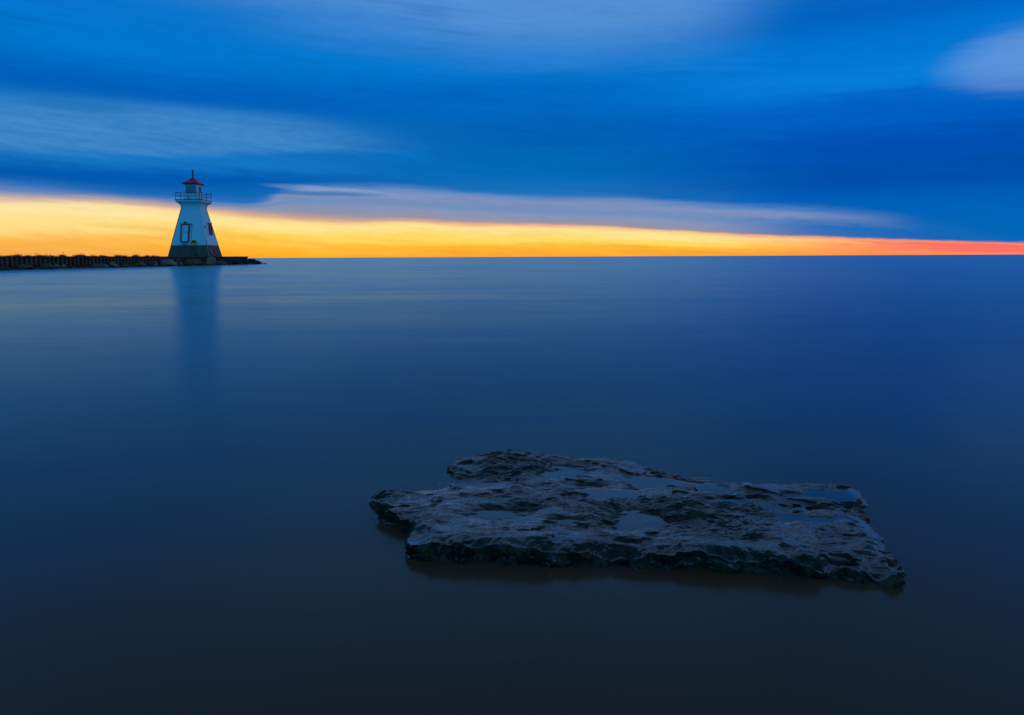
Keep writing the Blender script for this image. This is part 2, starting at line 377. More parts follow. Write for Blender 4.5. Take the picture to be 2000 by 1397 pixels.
# ------------------------------------------------------------------ foreground slab
def hash3(ix, iy, iz, seed):
    h = (ix * 73856093) ^ (iy * 19349663) ^ (iz * 83492791) ^ (seed * 2654435761)
    h = (h ^ (h >> 13)) * 1274126177 & 0xffffffff; h = (h ^ (h >> 16)) * 2246822519 & 0xffffffff
    return h ^ (h >> 15)
GR = np.array([(1,1,0),(-1,1,0),(1,-1,0),(-1,-1,0),(1,0,1),(-1,0,1),(1,0,-1),(-1,0,-1),(0,1,1),(0,-1,1),(0,1,-1),(0,-1,-1)], float)
def perlin(P, s, seed=0):
    P = P * s + 1000.5; I = np.floor(P).astype(np.int64); f = P - I; w_ = f * f * f * (f * (f * 6 - 15) + 10)
    r = np.zeros(len(P))
    for dx_ in (0, 1):
        for dy_ in (0, 1):
            for dz_ in (0, 1):
                gg = GR[hash3(I[:, 0] + dx_, I[:, 1] + dy_, I[:, 2] + dz_, seed) % 12]
                d = f - np.array((dx_, dy_, dz_))
                wx = w_[:, 0] if dx_ else 1 - w_[:, 0]; wy = w_[:, 1] if dy_ else 1 - w_[:, 1]; wz = w_[:, 2] if dz_ else 1 - w_[:, 2]
                r += wx * wy * wz * (gg * d).sum(1)
    return r
def fbm(P, s, o=4, seed=0, gain=.5, ridge=False):
    r = np.zeros(len(P)); a = 1.0; t = 0
    for i in range(o):
        n_ = perlin(P, s, seed + i * 7)
        if ridge: n_ = 1 - np.abs(n_) * 2.2 - .5
        r += a * n_; t += a; a *= gain; s *= 2.03
    return r / t
def sstep(x, a, b_):
    t = np.clip((x - a) / (b_ - a), 0, 1); return t * t * (3 - 2 * t)

# outline of the slab, photo pixel and height of the rim there
OUT = [(720, 968, .008), (726, 956, .030), (745, 950, .038), (790, 951, .030), (835, 950, .012), (862, 936, -.006), (874, 920, -.004), (877, 911, .028),
       (884, 902, .040), (900, 891, .050), (935, 882, .055), (985, 878, .058), (1040, 880, .056), (1080, 884, .052), (1125, 893, .042), (1180, 896, .034),
       (1225, 899, .030), (1270, 911, .016), (1310, 919, .006), (1355, 930, .002), (1420, 938, .000), (1470, 936, .006), (1520, 935, .014), (1580, 938, .018), (1630, 943, .024),
       (1662, 947, .026), (1678, 956, .020), (1690, 975, .016), (1692, 1000, .022), (1700, 1018, .040), (1722, 1040, .048), (1742, 1062, .052),
       (1752, 1085, .056), (1760, 1104, .046), (1752, 1116, .042), (1735, 1116, .044), (1650, 1102, .050), (1570, 1090, .056), (1480, 1077, .062), (1400, 1070, .066),
       (1310, 1066, .066), (1225, 1062, .068), (1150, 1062, .066), (1085, 1064, .062), (1030, 1056, .070), (960, 1050, .074), (890, 1050, .072), (840, 1052, .066), (800, 1052, .060),
       (792, 1046, .056), (800, 1030, .066), (812, 1016, .072), (803, 1008, .060), (770, 1003, .050), (757, 992, .052), (748, 985, .030), (726, 978, .010)]
OG = np.array([ground(a, b_, c) + (c,) for a, b_, c in OUT])
CEN = np.array(ground(1260, 992, .05))
rel = OG[:, :2] - CEN
ang = np.unwrap(np.arctan2(rel[:, 1], rel[:, 0])); rad = np.hypot(rel[:, 0], rel[:, 1])
if ang[-1] < ang[0]: ang, rad, hh = ang[::-1], rad[::-1], OG[::-1, 2]
else: hh = OG[:, 2]
for i in range(1, len(ang)): ang[i] = max(ang[i], ang[i - 1] + 1e-4)
NA, NR, NS = 1800, 380, 84
# spend angular samples where the rim is long
xs, ys = rad * np.cos(ang), rad * np.sin(ang)
xs, ys, an, ra, hr = [np.append(q_, q_[0]) for q_ in (xs, ys, ang, rad, hh)]; an[-1] += 2 * math.pi
L = np.concatenate([[0], np.cumsum(np.hypot(np.diff(xs), np.diff(ys)))])
s_ = np.linspace(0, L[-1], NA, endpoint=False)
ox, oy, oh = np.interp(s_, L, xs), np.interp(s_, L, ys), np.interp(s_, L, hr)
def circ(v, kk):                      # light smoothing round the rim
    for _ in range(kk): v = .25 * np.roll(v, 1) + .5 * v + .25 * np.roll(v, -1)
    return v
ox, oy, oh = circ(ox, 14), circ(oy, 14), circ(oh, 30)
rimP = np.stack([ox, oy, np.zeros(NA)], 1)
orr = np.hypot(ox, oy); jag = 1 + (.030 * fbm(rimP, 9, 4, 3) + .02 * fbm(rimP, 34, 3, 9)) / np.maximum(orr, .3)
ox, oy = ox * jag, oy * jag
nyr0 = oy / np.hypot(ox, oy)
# heights inside
CTL = [(760, 968, .036), (820, 972, .050), (880, 965, .062), (900, 1030, .066), (860, 1000, .068), (960, 1003, .050), (1020, 1000, .052), (1000, 962, .068), (1100, 965, .066), (1180, 968, .056),
       (1060, 935, .016), (980, 940, .004), (910, 938, -.004), (900, 905, .046), (960, 890, .060), (1060, 895, .048), (1080, 910, .034), (1140, 915, .030), (1090, 950, .034), (1160, 940, .030),
       (1260, 930, .018), (1330, 940, .020), (1230, 960, .040), (1300, 965, .056), (1400, 950, .050), (1450, 962, .052), (1520, 950, .026), (1580, 955, .030), (1500, 975, .056), (1600, 975, .044), (1650, 965, .024),
       (1240, 1005, .040), (1290, 1010, .044), (1210, 1030, .046), (1130, 1005, .062), (1150, 1035, .062), (1050, 1030, .066), (1350, 990, .060), (1330, 1030, .056), (1420, 1000, .060), (1400, 1045, .060),
       (1500, 1010, .052), (1580, 1000, .050), (1660, 1010, .046), (1560, 1050, .056), (1640, 1050, .056), (1700, 1060, .056), (1700, 1095, .040), (1600, 1080, .048), (1480, 1060, .060), (960, 1040, .066), (1240, 1050, .058)]
CG = np.array([ground(a, b_, c) + (c,) for a, b_, c in CTL]); CG = np.concatenate([CG, OG])
def height(X, Y):
    num = np.zeros(len(X)); den = np.zeros(len(X))
    for cx_, cy_, ch in CG:
        d2 = (X - cx_) ** 2 + ((Y - cy_) * .9) ** 2; ww = 1 / (d2 + .0012) ** 2; num += ww * ch; den += ww
    return num / den
tt = (np.linspace(0, 1, NR) ** .8)
T, A = np.meshgrid(tt, np.arange(NA), indexing='ij')
X = (CEN[0] + T * ox[A]).ravel(); Y = (CEN[1] + T * oy[A]).ravel(); T = T.ravel()
H = height(X, Y)
ohA = np.tile(oh, NR)
H = H * (1 - sstep(T, .90, 1)) + ohA * sstep(T, .90, 1)
Hb = H.copy()
P = np.stack([X, Y, np.zeros_like(X)], 1)
wp = P + .035 * np.stack([fbm(P, 7, 3, 21), fbm(P, 7, 3, 22), 0 * X], 1)
wp[:, 0] *= .62                         # ledges run along the slab
lg = fbm(wp, 6.0, 4, 31, .5) * .5 + .5
lv = lg * 6; fl = np.floor(lv); fr = lv - fl
lo = .50 + .35 * sstep(fbm(P, 12, 2, 37), -.3, .3)
ter = (fl + sstep(fr, lo, 1.0) * .75 + .25 * fr) / 6          # worn ledges with short steep risers
wp2 = wp * [.75, 1, 1]
mask = .30 + .70 * sstep(fbm(P, 4.5, 2, 35), -.25, .3)
H += (ter - .5) * .070
rip = fbm(wp2 * [.55, 1, 1], 24, 4, 45, .55, True)             # ripples worn along the bedding
rip2 = fbm(wp * [.35, 1, 1] + .01 * rip[:, None], 52, 3, 47, .55, True)
H += mask * (.0200 * rip + .0045 * rip2 + .0110 * fbm(wp2, 11, 3, 41, .5, True) + .0026 * fbm(wp2, 44, 4, 51, .62) + .0012 * fbm(P, 130, 3, 61, .65))
pit = fbm(wp2, 13, 2, 71); H -= .016 * sstep(pit, .36, .50)
# still water lying level in the hollows
POOLS = [(975, 1003, .15, .055), (1240, 1008, .12, .10), (1185, 968, .09, .05), (1090, 908, .08, .10), (1555, 1014, .13, .045), (1265, 935, .13, .07), (1395, 955, .06, .05), (1590, 962, .14, .05), (1000, 941, .17, .06), (1150, 940, .10, .04), (1420, 985, .07, .03), (1110, 1022, .06, .03)]
lev = np.full_like(H, -1.0)
nz_ = fbm(P, 8, 3, 81)
for px, py, rx, ry in POOLS:
    gx, gy = ground(px, py, .045); e = np.hypot((X - gx) / rx, (Y - gy) / ry) + .7 * nz_
    kk = sstep(e, 1.25, .35); H -= .013 * kk
    L0 = float(height(np.array([gx]), np.array([gy]))[0]) - .0065
    lev = np.where((e < 1.35) & (L0 > lev), L0, lev)
wet = sstep(lev - H, -.0002, .0012) * (1 - sstep(T, .95, .98))
damp = sstep(lev - H, -.009, .001) * (1 - sstep(T, .93, .98))
H = np.where(wet > 0, np.maximum(H, lev * wet + H * (1 - wet)), H)
fr_m = np.clip(-np.tile(nyr0, NR) * 1.5, 0, 1)               # the rim towards the viewer is the rounded one
rim = sstep(T, .90, 1.0) ** 1.6; H -= (.004 + (.010 + .045 * np.clip(fbm(P, 8, 3, 91) + .2, 0, 1)) * fr_m + .012 * np.clip(fbm(P, 9, 3, 93), 0, 1)) * rim
top = np.stack([X, Y, H], 1)
# sides: rounded shoulder, then undercut, down below the surface
side = []
rn = np.hypot(ox, oy); nxr, nyr = ox / rn, oy / rn
topH = H.reshape(NR, NA)[-1]
for j in range(1, NS + 1):
    s = j / NS
    far = np.clip(nyr * 1.3 - .1, 0, 1) + np.clip(-nxr * 1.6 - .9, 0, .6)
    outw = .003 * math.sin(min(1, s * 4) * math.pi / 2) - .035 * (1 - far) * sstep(np.array([s]), .12, .7)[0] + .16 * far * s
    z = topH * (1 - s) ** 1.15 + (-.22) * s ** 1.15 * 1.0
    side.append(np.stack([CEN[0] + ox + nxr * outw, CEN[1] + oy + nyr * outw, z], 1))
side = np.concatenate(side)
srep = np.repeat(np.arange(1, NS + 1) / NS, NA)
amp = sstep(srep, 0, .20)
nr3 = np.stack([np.tile(nxr, NS), np.tile(nyr, NS), 0 * srep], 1)
d = .062 * fbm(side * [1, 1, 2.2], 8, 5, 101, .6) + .012 * fbm(side * [.6, .6, 1.8], 30, 4, 111, .6, True) + .007 * fbm(side * [.7, .7, 1.4], 80, 4, 121, .65)
hole = sstep(fbm(side, 9, 2, 131), .22, .42)
side += nr3 * ((d - .035 * hole) * amp)[:, None]; side[:, 2] += .012 * fbm(side, 30, 3, 141) * amp
VV = np.concatenate([top, side]); NT = NR + NS
ii = np.arange(NT - 1)[:, None] * NA + np.arange(NA)[None, :]; jj = np.arange(NT - 1)[:, None] * NA + (np.arange(NA)[None, :] + 1) % NA
FF = np.stack([ii, ii + NA, jj + NA, jj], -1).reshape(-1, 4)
me = bpy.data.meshes.new('slab_rock'); me.vertices.add(len(VV)); me.vertices.foreach_set('co', VV.astype(np.float32).ravel())
me.loops.add(FF.size); me.loops.foreach_set('vertex_index', FF.astype(np.int32).ravel())
me.polygons.add(len(FF)); me.polygons.foreach_set('loop_start', np.arange(0, FF.size, 4, dtype=np.int32))
try: me.polygons.foreach_set('loop_total', np.full(len(FF), 4, dtype=np.int32))
except Exception: pass
me.polygons.foreach_set('use_smooth', np.ones(len(FF), dtype=bool)); me.update(calc_edges=True)
at_ = me.attributes.new('film', 'FLOAT', 'POINT'); at_.data.foreach_set('value', np.concatenate([damp, np.zeros(NS * NA)]).astype(np.float32))
slab = link('slab_rock', me, M['slab'])
tag(slab, 'wide flat wet rock slab lying alone in the foreground water', 'rock')

# wisp of dark weed stranded on the slab's left shoulder
gx, gy = ground(850, 977, .066); kz = int(np.argmin((X - gx) ** 2 + (Y - gy) ** 2)); rr = random.Random(3); bm = bmesh.new()
for _ in range(9):
    p0 = Vector((rr.uniform(-.012, .012), rr.uniform(-.01, .01), .001))
    for _ in range(4):
        p1 = p0 + Vector((rr.uniform(-.012, .014), rr.uniform(-.010, .012), rr.uniform(-.002, .008))); p1.z = max(.001, p1.z)
        bar(bm, p0, p1, .0011, 5, .0008); p0 = p1
o = obj('weed_tuft', bm, M['twig']); o.location = (gx, gy, float(H[kz])); tag(o, 'tiny tangle of dark weed stranded on the left shoulder of the slab', 'weed')

# ------------------------------------------------------------------ pier
KX = .10
def wallx(y): return -38.6 - (100 - y) * KX
PTOP = 1.13
pdir = Vector((KX, 1, 0)).normalized(); pn = Vector((1, -KX, 0)).normalized()     # along the pier, outward
p_end = Vector((wallx(100), 100, 0)); LEN = 72.0
pier = thing('pier', 'long low pier walled with rusty corrugated steel sheet piles', 'pier', p_end, -math.atan(KX))
# local frame: +y along the pier outward to the lake, pier runs towards -y, +x faces the water
pitch = .52; prof = []
nP = int(LEN / pitch)
for i in range(nP):
    y = -i * pitch
    for dy_, xo in ((0, 0), (.14, 0), (.20, -.24), (.44, -.24)): prof.append((xo, y - dy_ * pitch / .52))
bm = bmesh.new()
a = [bm.verts.new((x, y, -.8)) for x, y in prof]; b_ = [bm.verts.new((x, y, PTOP - .10)) for x, y in prof]
for i in range(len(prof) - 1): bm.faces.new((a[i], a[i + 1], b_[i + 1], b_[i]))
# end wall
pe = []
for i in range(int(9 / pitch)):
    x = -i * pitch
    for dx_, yo in ((0, 0), (.14, 0), (.20, -.2), (.44, -.2)): pe.append((x - dx_, yo))
a = [bm.verts.new((x, y + .003, -.8)) for x, y in pe]; b_ = [bm.verts.new((x, y + .003, PTOP - .10)) for x, y in pe]
for i in range(len(pe) - 1): bm.faces.new((a[i], a[i + 1], b_[i + 1], b_[i]))
obj('sheet_pile_wall', bm, M['pile'], pier)
bm = bmesh.new(); box(bm, (-.13, -LEN / 2 + .04, PTOP - .05), (.36, LEN + .1, .11)); box(bm, (-4.8, -.12, PTOP - .05), (8.9, .34, .108))
bevel(obj('coping', bm, M['cap'], pier), .015)
bm = bmesh.new(); box(bm, (-4.9, -LEN / 2 - .2, .1), (9.1, LEN - .3, 1.66)); obj('deck', bm, M['deck'], pier)

# narrow rubble bank that the boulders sit on
bm = bmesh.new(); NB = 160; rows = []
rnd = random.Random(11)
for i in range(NB + 1):
    y = 28 + (101.6 - 28) * i / NB; wd = 1.25 + .35 * math.sin(i * .9) * math.cos(i * .37)
    if y > 97: wd = 1.1
    x0 = wallx(y)
    rows.append([bm.verts.new((x0 + o_ * wd, y, z_ + rnd.uniform(-.05, .05))) for o_, z_ in ((-.5, .22), (.1, .24), (.45, .14), (.8, .07), (1.05, -.06), (1.5, -.5))])
for r1, r2 in zip(rows, rows[1:]):
    for j in range(5): bm.faces.new((r1[j], r1[j + 1], r2[j + 1], r2[j]))
bank = obj('ground', bm, M['stone_dark'], smooth=True); bank['kind'] = 'structure'

# ------------------------------------------------------------------ boulders
def boulder_mesh(sx, sy, sz, seed, sub=4, cut=7):
    rr = random.Random(seed); bm = bmesh.new(); bmesh.ops.create_icosphere(bm, subdivisions=sub, radius=1.0)
    P_ = np.array([v.co[:] for v in bm.verts])
    for _ in range(cut):                     # flatten random facets, as broken stone has
        n_ = np.array([rr.gauss(0, 1), rr.gauss(0, 1), rr.gauss(.25, .8)]); n_ /= np.linalg.norm(n_); dd = rr.uniform(.42, .80)
        e = P_ @ n_ - dd; P_ -= np.outer(np.clip(e, 0, None) * .97, n_)
    P_ *= (1 + .34 * fbm(P_ + seed, 1.1, 3, seed) + .13 * fbm(P_ + seed, 3.8, 4, seed + 5))[:, None]
    P_ *= [sx, sy, sz]
    for v, p in zip(bm.verts, P_): v.co = p
    return bm
def wy(px, off_): a_ = (px - CX) / FPX * math.cos(R(PITCH)); return (-38.6 - 100 * KX + off_) / (a_ - KX)
def hor(px): return 506.3 - px * .00462
#        x0   x1   top  off  mat      label
BLD = [(-28, 13, 518.5, .9, 'stone_dark', 'dark boulder cut by the left edge at the foot of the pier'),
       (31, 59, 517.5, .9, 'stone_grey', 'low wide grey boulder, first whole one from the pier\'s left end'),
       (58, 66, 520.0, .9, 'stone_grey', 'small grey stone touching the right of the first wide low boulder'),
       (80, 105, 516.0, .9, 'stone_grey', 'rounded grey boulder leaning against a pinkish one on its right'),
       (103, 118, 514.8, .8, 'stone_pale', 'pinkish grey boulder right against a rounded grey one'),
       (119, 130, 517.8, .9, 'stone_pale', 'small pale wedge shaped stone standing alone by the piles'),
       (131, 150, 521.0, 1.0, 'stone_dark', 'thin dark slab just above the water right of a pale wedge'),
       (180, 193, 515.5, .8, 'stone_grey', 'small pointed grey stone left of a broad pale boulder'),
       (192, 214, 513.6, .9, 'stone_pale', 'broad smooth pale boulder midway along the sheet piles'),
       (212, 233, 512.6, .8, 'stone_pale', 'pale peaked boulder just right of the broad smooth one'),
       (233, 253, 517.0, 1.0, 'stone_grey', 'low pale topped stone between two larger boulders'),
       (255, 289, 511.8, .9, 'stone_grey', 'long double humped grey boulder left of the rough one'),
       (288, 314, 511.0, .9, 'stone_grey', 'rough cracked grey boulder left of the largest rounded stone'),
       (313, 344, 505.5, .9, 'stone_pale', 'large tall domed boulder below the tower\'s left corner'),
       (342, 356, 511.0, 1.0, 'stone_grey', 'small jumbled grey stone under the leaning white stick'),
       (357, 376, 508.0, .8, 'stone_grey', 'dark grey boulder below the tower door'),
       (370, 393, 506.5, .7, 'stone_grey', 'rounded greenish grey boulder below the yellow cabinet'),
       (386, 402, 510.5, 1.2, 'stone_dark', 'dark blocky stone left of the big smooth dome'),
       (396, 426, 504.4, 1.1, 'stone_pale', 'big smooth grey dome below the tower\'s near corner'),
       (416, 443, 510.0, 1.3, 'stone_grey', 'long sloping grey stone on the right flank of the big dome'),
       (422, 441, 504.0, .6, 'stone_dark', 'dark boulder against the piles behind the sloping stone'),
       (436, 462, 505.8, .7, 'stone_dark', 'arched dark brown boulder right of the tower base'),
       (440, 454, 511.0, 1.2, 'stone_dark', 'dark round stone in front of the arched brown one'),
       (452, 475, 509.6, .9, 'stone_dark', 'tilted dark slab sloping down toward the pier tip'),
       (463, 480, 512.8, 1.3, 'stone_grey', 'small grey stone at the water near the pier tip'),
       (470, 484, 505.5, .5, 'stone_dark', 'upright dark stone leaning on the pier end')]
for i, (x0, x1, ty, off_, mk_, lab) in enumerate(BLD):
    xc = (x0 + x1) / 2; Yb = wy(xc, off_); Xb = wallx(Yb) + off_
    sx = (x1 - x0) / 2 * Yb / FPX * 1.10; zt = CAMH + (hor(xc) - ty) * Yb / FPX
    o = obj('boulder', boulder_mesh(sx, min(sx, .95) * .85 + .15, (zt + .35) / 2 * 1.16, 40 + i), M[mk_], smooth=True)
    o.location = (Xb, Yb, (zt - .35) / 2); o.rotation_euler = (0, 0, .0)
    tag(o, lab, 'boulder', 'boulders along the foot of the pier')
for i, (dx_, y, s, h, lab) in enumerate([(.25, 100.6, .75, .90, 'dark boulder just past the end of the pier wall'), (.55, 101.2, .65, .62, 'dark stone stepping down beyond the pier end'),
                               (.95, 101.9, .6, .36, 'low dark stone second from the tip of the rubble'), (1.45, 102.4, .6, .16, 'flat dark stone barely above water at the very tip')]):
    o = obj('boulder', boulder_mesh(s, .9, (h + .3) / 2 * 1.1, 90 + i), M['stone_dark'], smooth=True); o.location = (-38.6 + dx_, y, (h - .3) / 2)
    tag(o, lab, 'boulder', 'boulders along the foot of the pier')
# leaning stick among the boulders
bm = bmesh.new(); Ys = wy(348, 1.0); Xs = wallx(Ys) + 1.0
bar(bm, (0, 0, 0), (.27, .05, .62), .035, 8, .02); o = obj('driftwood_stick', bm, M['wood']); o.location = (Xs - .08, Ys - .3, .33)
tag(o, 'thin bleached stick leaning between the boulders below the tower door', 'stick')

# ------------------------------------------------------------------ rubble heaps and scrub along the pier top
def heap(px0, px1, py, seed, label, twigs=0):
    xc = (px0 + px1) / 2; rr = random.Random(seed)
    Yb = wy(xc, -3.0); Xb = wallx(Yb) - 3.0
    zt = CAMH + (hor(xc) - py + 2.0) * Yb / FPX; wd = (px1 - px0) * Yb / FPX
    t = thing('scrub_bush', label, 'bush', (Xb, Yb, PTOP - .12), 0, 'low scrub along the pier top')
    hgt = max(.14, zt - PTOP + .12)
    bm = bmesh.new()
    for _ in range(int(1500 * max(.5, wd))):
        u_ = rr.uniform(-1, 1); v_ = rr.uniform(-1, 1); env = max(.1, 1 - abs(u_) ** 2.2) * (.62 + .22 * math.sin(u_ * 9 + seed) + .16 * math.sin(u_ * 23 + 2 * seed))
        p = Vector((u_ * wd / 2, v_ * .5, rr.random() ** .6 * hgt * env)); s = rr.uniform(.018, .045)
        q_ = Matrix.Rotation(rr.uniform(0, 6.28), 3, 'Z') @ Matrix.Rotation(rr.uniform(-1.3, 1.3), 3, 'X')
        bm.faces.new([bm.verts.new(p + q_ @ Vector(c)) for c in ((-s, 0, 0), (0, -s * .5, 0), (s, 0, 0), (0, s * .5, 0))])
    obj('foliage', bm, M['leaf'], t)
    bm = bmesh.new()
    bm2 = boulder_mesh(wd * .46, .4, hgt * .62, seed, 3, 5)
    obj('root_mound', bm2, M['stone_dark'], t, True)
    if twigs == 0:
        a_ = (rr.uniform(-.3, .3) * wd, 0, 0); bar(bm, a_, (a_[0] + rr.uniform(-.1, .1), rr.uniform(-.1, .1), hgt * rr.uniform(.7, 1.1)), .008, 4, .003)
    for _ in range(twigs):
        x_ = rr.uniform(-.2, .2) * wd; bar(bm, (x_, 0, 0), (x_ + .03, 0, hgt * 1.45), .012, 4, .005)
        for _ in range(5):
            zz = hgt * rr.uniform(1.1, 1.4); bar(bm, (x_ + .02, 0, zz), (x_ + rr.uniform(-.12, .12), rr.uniform(-.05, .05), zz + .08), .008, 4, .003)
    obj('stem', bm, M['twig'], t)
HP = [(-14, 8, 500, 0, 'low dark bush cut by the left edge on the pier top'), (8, 30, 499.5, 0, 'small flat bush, first whole one from the left on the pier'),
      (24, 47, 496.5, 0, 'spiky topped dark bush near the pier\'s left end'), (47, 64, 498.2, 0, 'low rounded bush between two taller spiky ones'),
      (66, 84, 496.8, 0, 'wide dense bush third of the tall ones from the left'), (84, 97, 497.5, 0, 'small pointed bush left of a lone twig'),
      (95, 108, 499.2, 1, 'tiny bush with one bare twig sticking up'), (112, 132, 497.5, 1, 'domed bush with a branching twig above it'),
      (141, 175, 496.8, 0, 'long hump of scrub rising to the right'), (176, 190, 498.0, 0, 'small dark bush just right of the long hump'),
      (189, 213, 499.2, 1, 'low flat bush with a short thin twig'), (222, 238, 498.0, 0, 'rounded bush left of a small peaked one'), (234, 250, 499.0, 0, 'small peaked bush near the middle of the pier'),
      (258, 276, 497.0, 0, 'tallest dark bush between mid pier and the tower'), (282, 294, 499.0, 0, 'small pointed bush right of the tallest one'), (296, 304, 499.3, 1, 'tiny bush with a twig near the tower'), (303, 312, 500.2, 0, 'last low bush left of the tower base')]
for i, (a_, b2, c_, tw, lab) in enumerate(HP): heap(a_, b2, c_, 200 + i, lab, tw)

# ------------------------------------------------------------------ lighthouse
W = 2.58
Ccor = Vector((-40.05, 90.3, 0)); rt = Vector((math.sin(R(-4)), math.cos(R(-4)), 0)); lf = Vector((-math.cos(R(-4)), math.sin(R(-4)), 0))
cen = Ccor + (rt + lf) * W; BZ = PTOP - .004
lh = thing('lighthouse', 'white tapering wooden lighthouse with red roof on the pier end', 'lighthouse', (cen.x, cen.y, BZ), R(4))
ZN, ZS = 6.40, 7.20; slope = (W - 1.20) / ZN
def hw(z): return W - slope * z
ZC = 1.50
bm = bmesh.new(); stack(bm, [(W + .03, 0), (hw(ZC) + .03, ZC)]); bevel(obj('concrete_base', bm, M['concrete'], lh), .03)
bm = bmesh.new(); prof = [(hw(ZC + .002), ZC + .002), (hw(ZN), ZN)]
for j in range(1, 9):
    t = j / 8; prof.append((1.20 - .02 * math.sin(t * 3.14) + .46 * (1 - math.cos(t * math.pi / 2)) ** 1.0, ZN + (ZS - ZN) * math.sin(t * math.pi / 2)))
stack(bm, prof); obj('wall', bm, M['siding'], lh)
# red corner boards and cove edges
for sx, sy in ((-1, -1), (1, -1), (1, 1), (-1, 1)):
    bm = bmesh.new(); pts = [(h * sx, h * sy, z) for h, z in prof]
    for a_, b2 in zip(pts, pts[1:]): bar(bm, a_, b2, .045 if (sx, sy) != (1, -1) else .028, 6)
    obj('corner_board', bm, M['red'] if (sx, sy) != (1, -1) else M['white'], lh)
# door in the front face (local -y)
tilt = math.atan(slope)
def frontm(x, z, out=0.0): return Vector((x, -(hw(z)) - out, z))
RF = Matrix.Rotation(-tilt, 3, 'X')           # face leans back with height
RFx = Matrix.Rotation(-tilt * .4, 3, 'Y')
DX, DZ0, DW, DH = -.52, 1.98, .86, 2.22
bm = bmesh.new(); c = frontm(DX, DZ0 + DH / 2, .02); box(bm, c, (DW, .06, DH), RF)
for zz in (-.55, .45): box(bm, c + RF @ Vector((0, -.035, zz)), (DW * .66, .02, .8), RF)
door = bevel(obj('door', bm, M['white'], lh), .008)
bm = bmesh.new()
for s in (-1, 1): box(bm, c + RF @ Vector((s * (DW / 2 + .07), -.02, 0)), (.17, .14, DH + .28), RF)
for s in (-1, 1): box(bm, c + RF @ Vector((0, -.023, s * (DH / 2 + .07))), (DW + .004, .137, .14), RF)
bevel(obj('frame', bm, M['red'], door), .01)
bm = bmesh.new(); box(bm, c + RF @ Vector((DW / 2 - .1, -.07, -.05)), (.05, .08, .14), RF); bevel(obj('handle', bm, M['black'], door), .01)
bm = bmesh.new(); zt = DZ0 + DH + .14
tri = [(DX - .62, zt + .02), (DX + .62, zt + .02), (DX + .62, zt + .09), (DX, zt + .42), (DX - .62, zt + .09)]
prism(bm, tri, -hw(zt) - .16, -hw(zt) + .1); obj('pediment', bm, M['white'], door)
bm = bmesh.new(); prism(bm, [(DX - .24, zt + .05), (DX + .24, zt + .05), (DX + .16, zt + .24), (DX, zt + .30), (DX - .16, zt + .24)], -hw(zt) - .18, -hw(zt) - .1); obj('pediment_panel', bm, M['brown'], door)
bm = bmesh.new(); box(bm, frontm(DX - .02, 1.66, .02), (.72, .07, .30), RF); bevel(obj('threshold_panel', bm, M['grey'], lh), .01)
# window in the water-side face (local +x)
bm = bmesh.new(); zc = 3.70; cw = Vector((hw(zc) + .12, .42, zc)); box(bm, cw, (.05, .82, 1.30), RFx)
win = obj('window', bm, M['cglass'], lh)
bm = bmesh.new()
for s in (-1, 1): box(bm, cw + RFx @ Vector((.03, s * .46, 0)), (.13, .14, 1.60), RFx)
for s in (-1, 1): box(bm, cw + RFx @ Vector((.033, 0, s * .72)), (.127, .784, .15), RFx)
box(bm, cw + RFx @ Vector((.03, 0, 0)), (.06, .05, 1.28), RFx)
bevel(obj('frame', bm, M['red'], win), .01)
bm = bmesh.new(); box(bm, cw - Vector((.19, 0, -.04)), (.34, 1.00, 1.50), RFx); obj('casing', bm, M['white'], win)
bm = bmesh.new(); box(bm, cw + RFx @ Vector((.04, 0, .87)), (.30, 1.2, .05), RFx @ Matrix.Rotation(.4, 3, 'Y')); obj('hood', bm, M['white'], win)
# fresh plain panel over the lowest boards of that face
bm = bmesh.new(); z0, z1 = ZC + .01, 2.62
vs = []
for xo in (.02, .075):
    vs.append([bm.verts.new((hw(z_) + xo, s * (hw(z_) - .12), z_)) for s, z_ in ((-1, z0), (1, z0), (1, z1), (-1, z1))])
bm.faces.new(vs[1]); bm.faces.new(vs[0][::-1])
for i in range(4): bm.faces.new((vs[0][i], vs[0][(i + 1) % 4], vs[1][(i + 1) % 4], vs[1][i]))
obj('wall_panel', bm, M['panel'], lh)
# conduit at the near corner, thin lines on the concrete, fittings
bm = bmesh.new(); bar(bm, (hw(2.3) + .12, -hw(2.3) + .05, 2.3), (W + .10, -W - .02, .0), .022, 8); obj('conduit', bm, M['grey'], lh)
bm = bmesh.new(); bar(bm, (1.30, -hw(1.5) - .06, 1.5), (1.36, -W - .06, .0), .02, 8); obj('conduit', bm, M['grey'], lh)
bm = bmesh.new(); bar(bm, (-2.0, -hw(1.45) - .06, 1.45), (-2.05, -W - .06, .3), .02, 8); obj('conduit', bm, M['grey'], lh)
bm = bmesh.new(); box(bm, frontm(.30, DZ0 + DH + .05, .08), (.10, .16, .14)); bar(bm, frontm(.30, DZ0 + DH - .02, .1), frontm(.32, 1.6, .035), .014, 6); bevel(obj('wall_lamp', bm, M['brown'], lh), .01)
bm = bmesh.new(); box(bm, (hw(3.9) + .08, -hw(3.9) + .5, 3.95), (.16, .14, .14)); bevel(obj('junction_box', bm, M['black'], lh), .01)
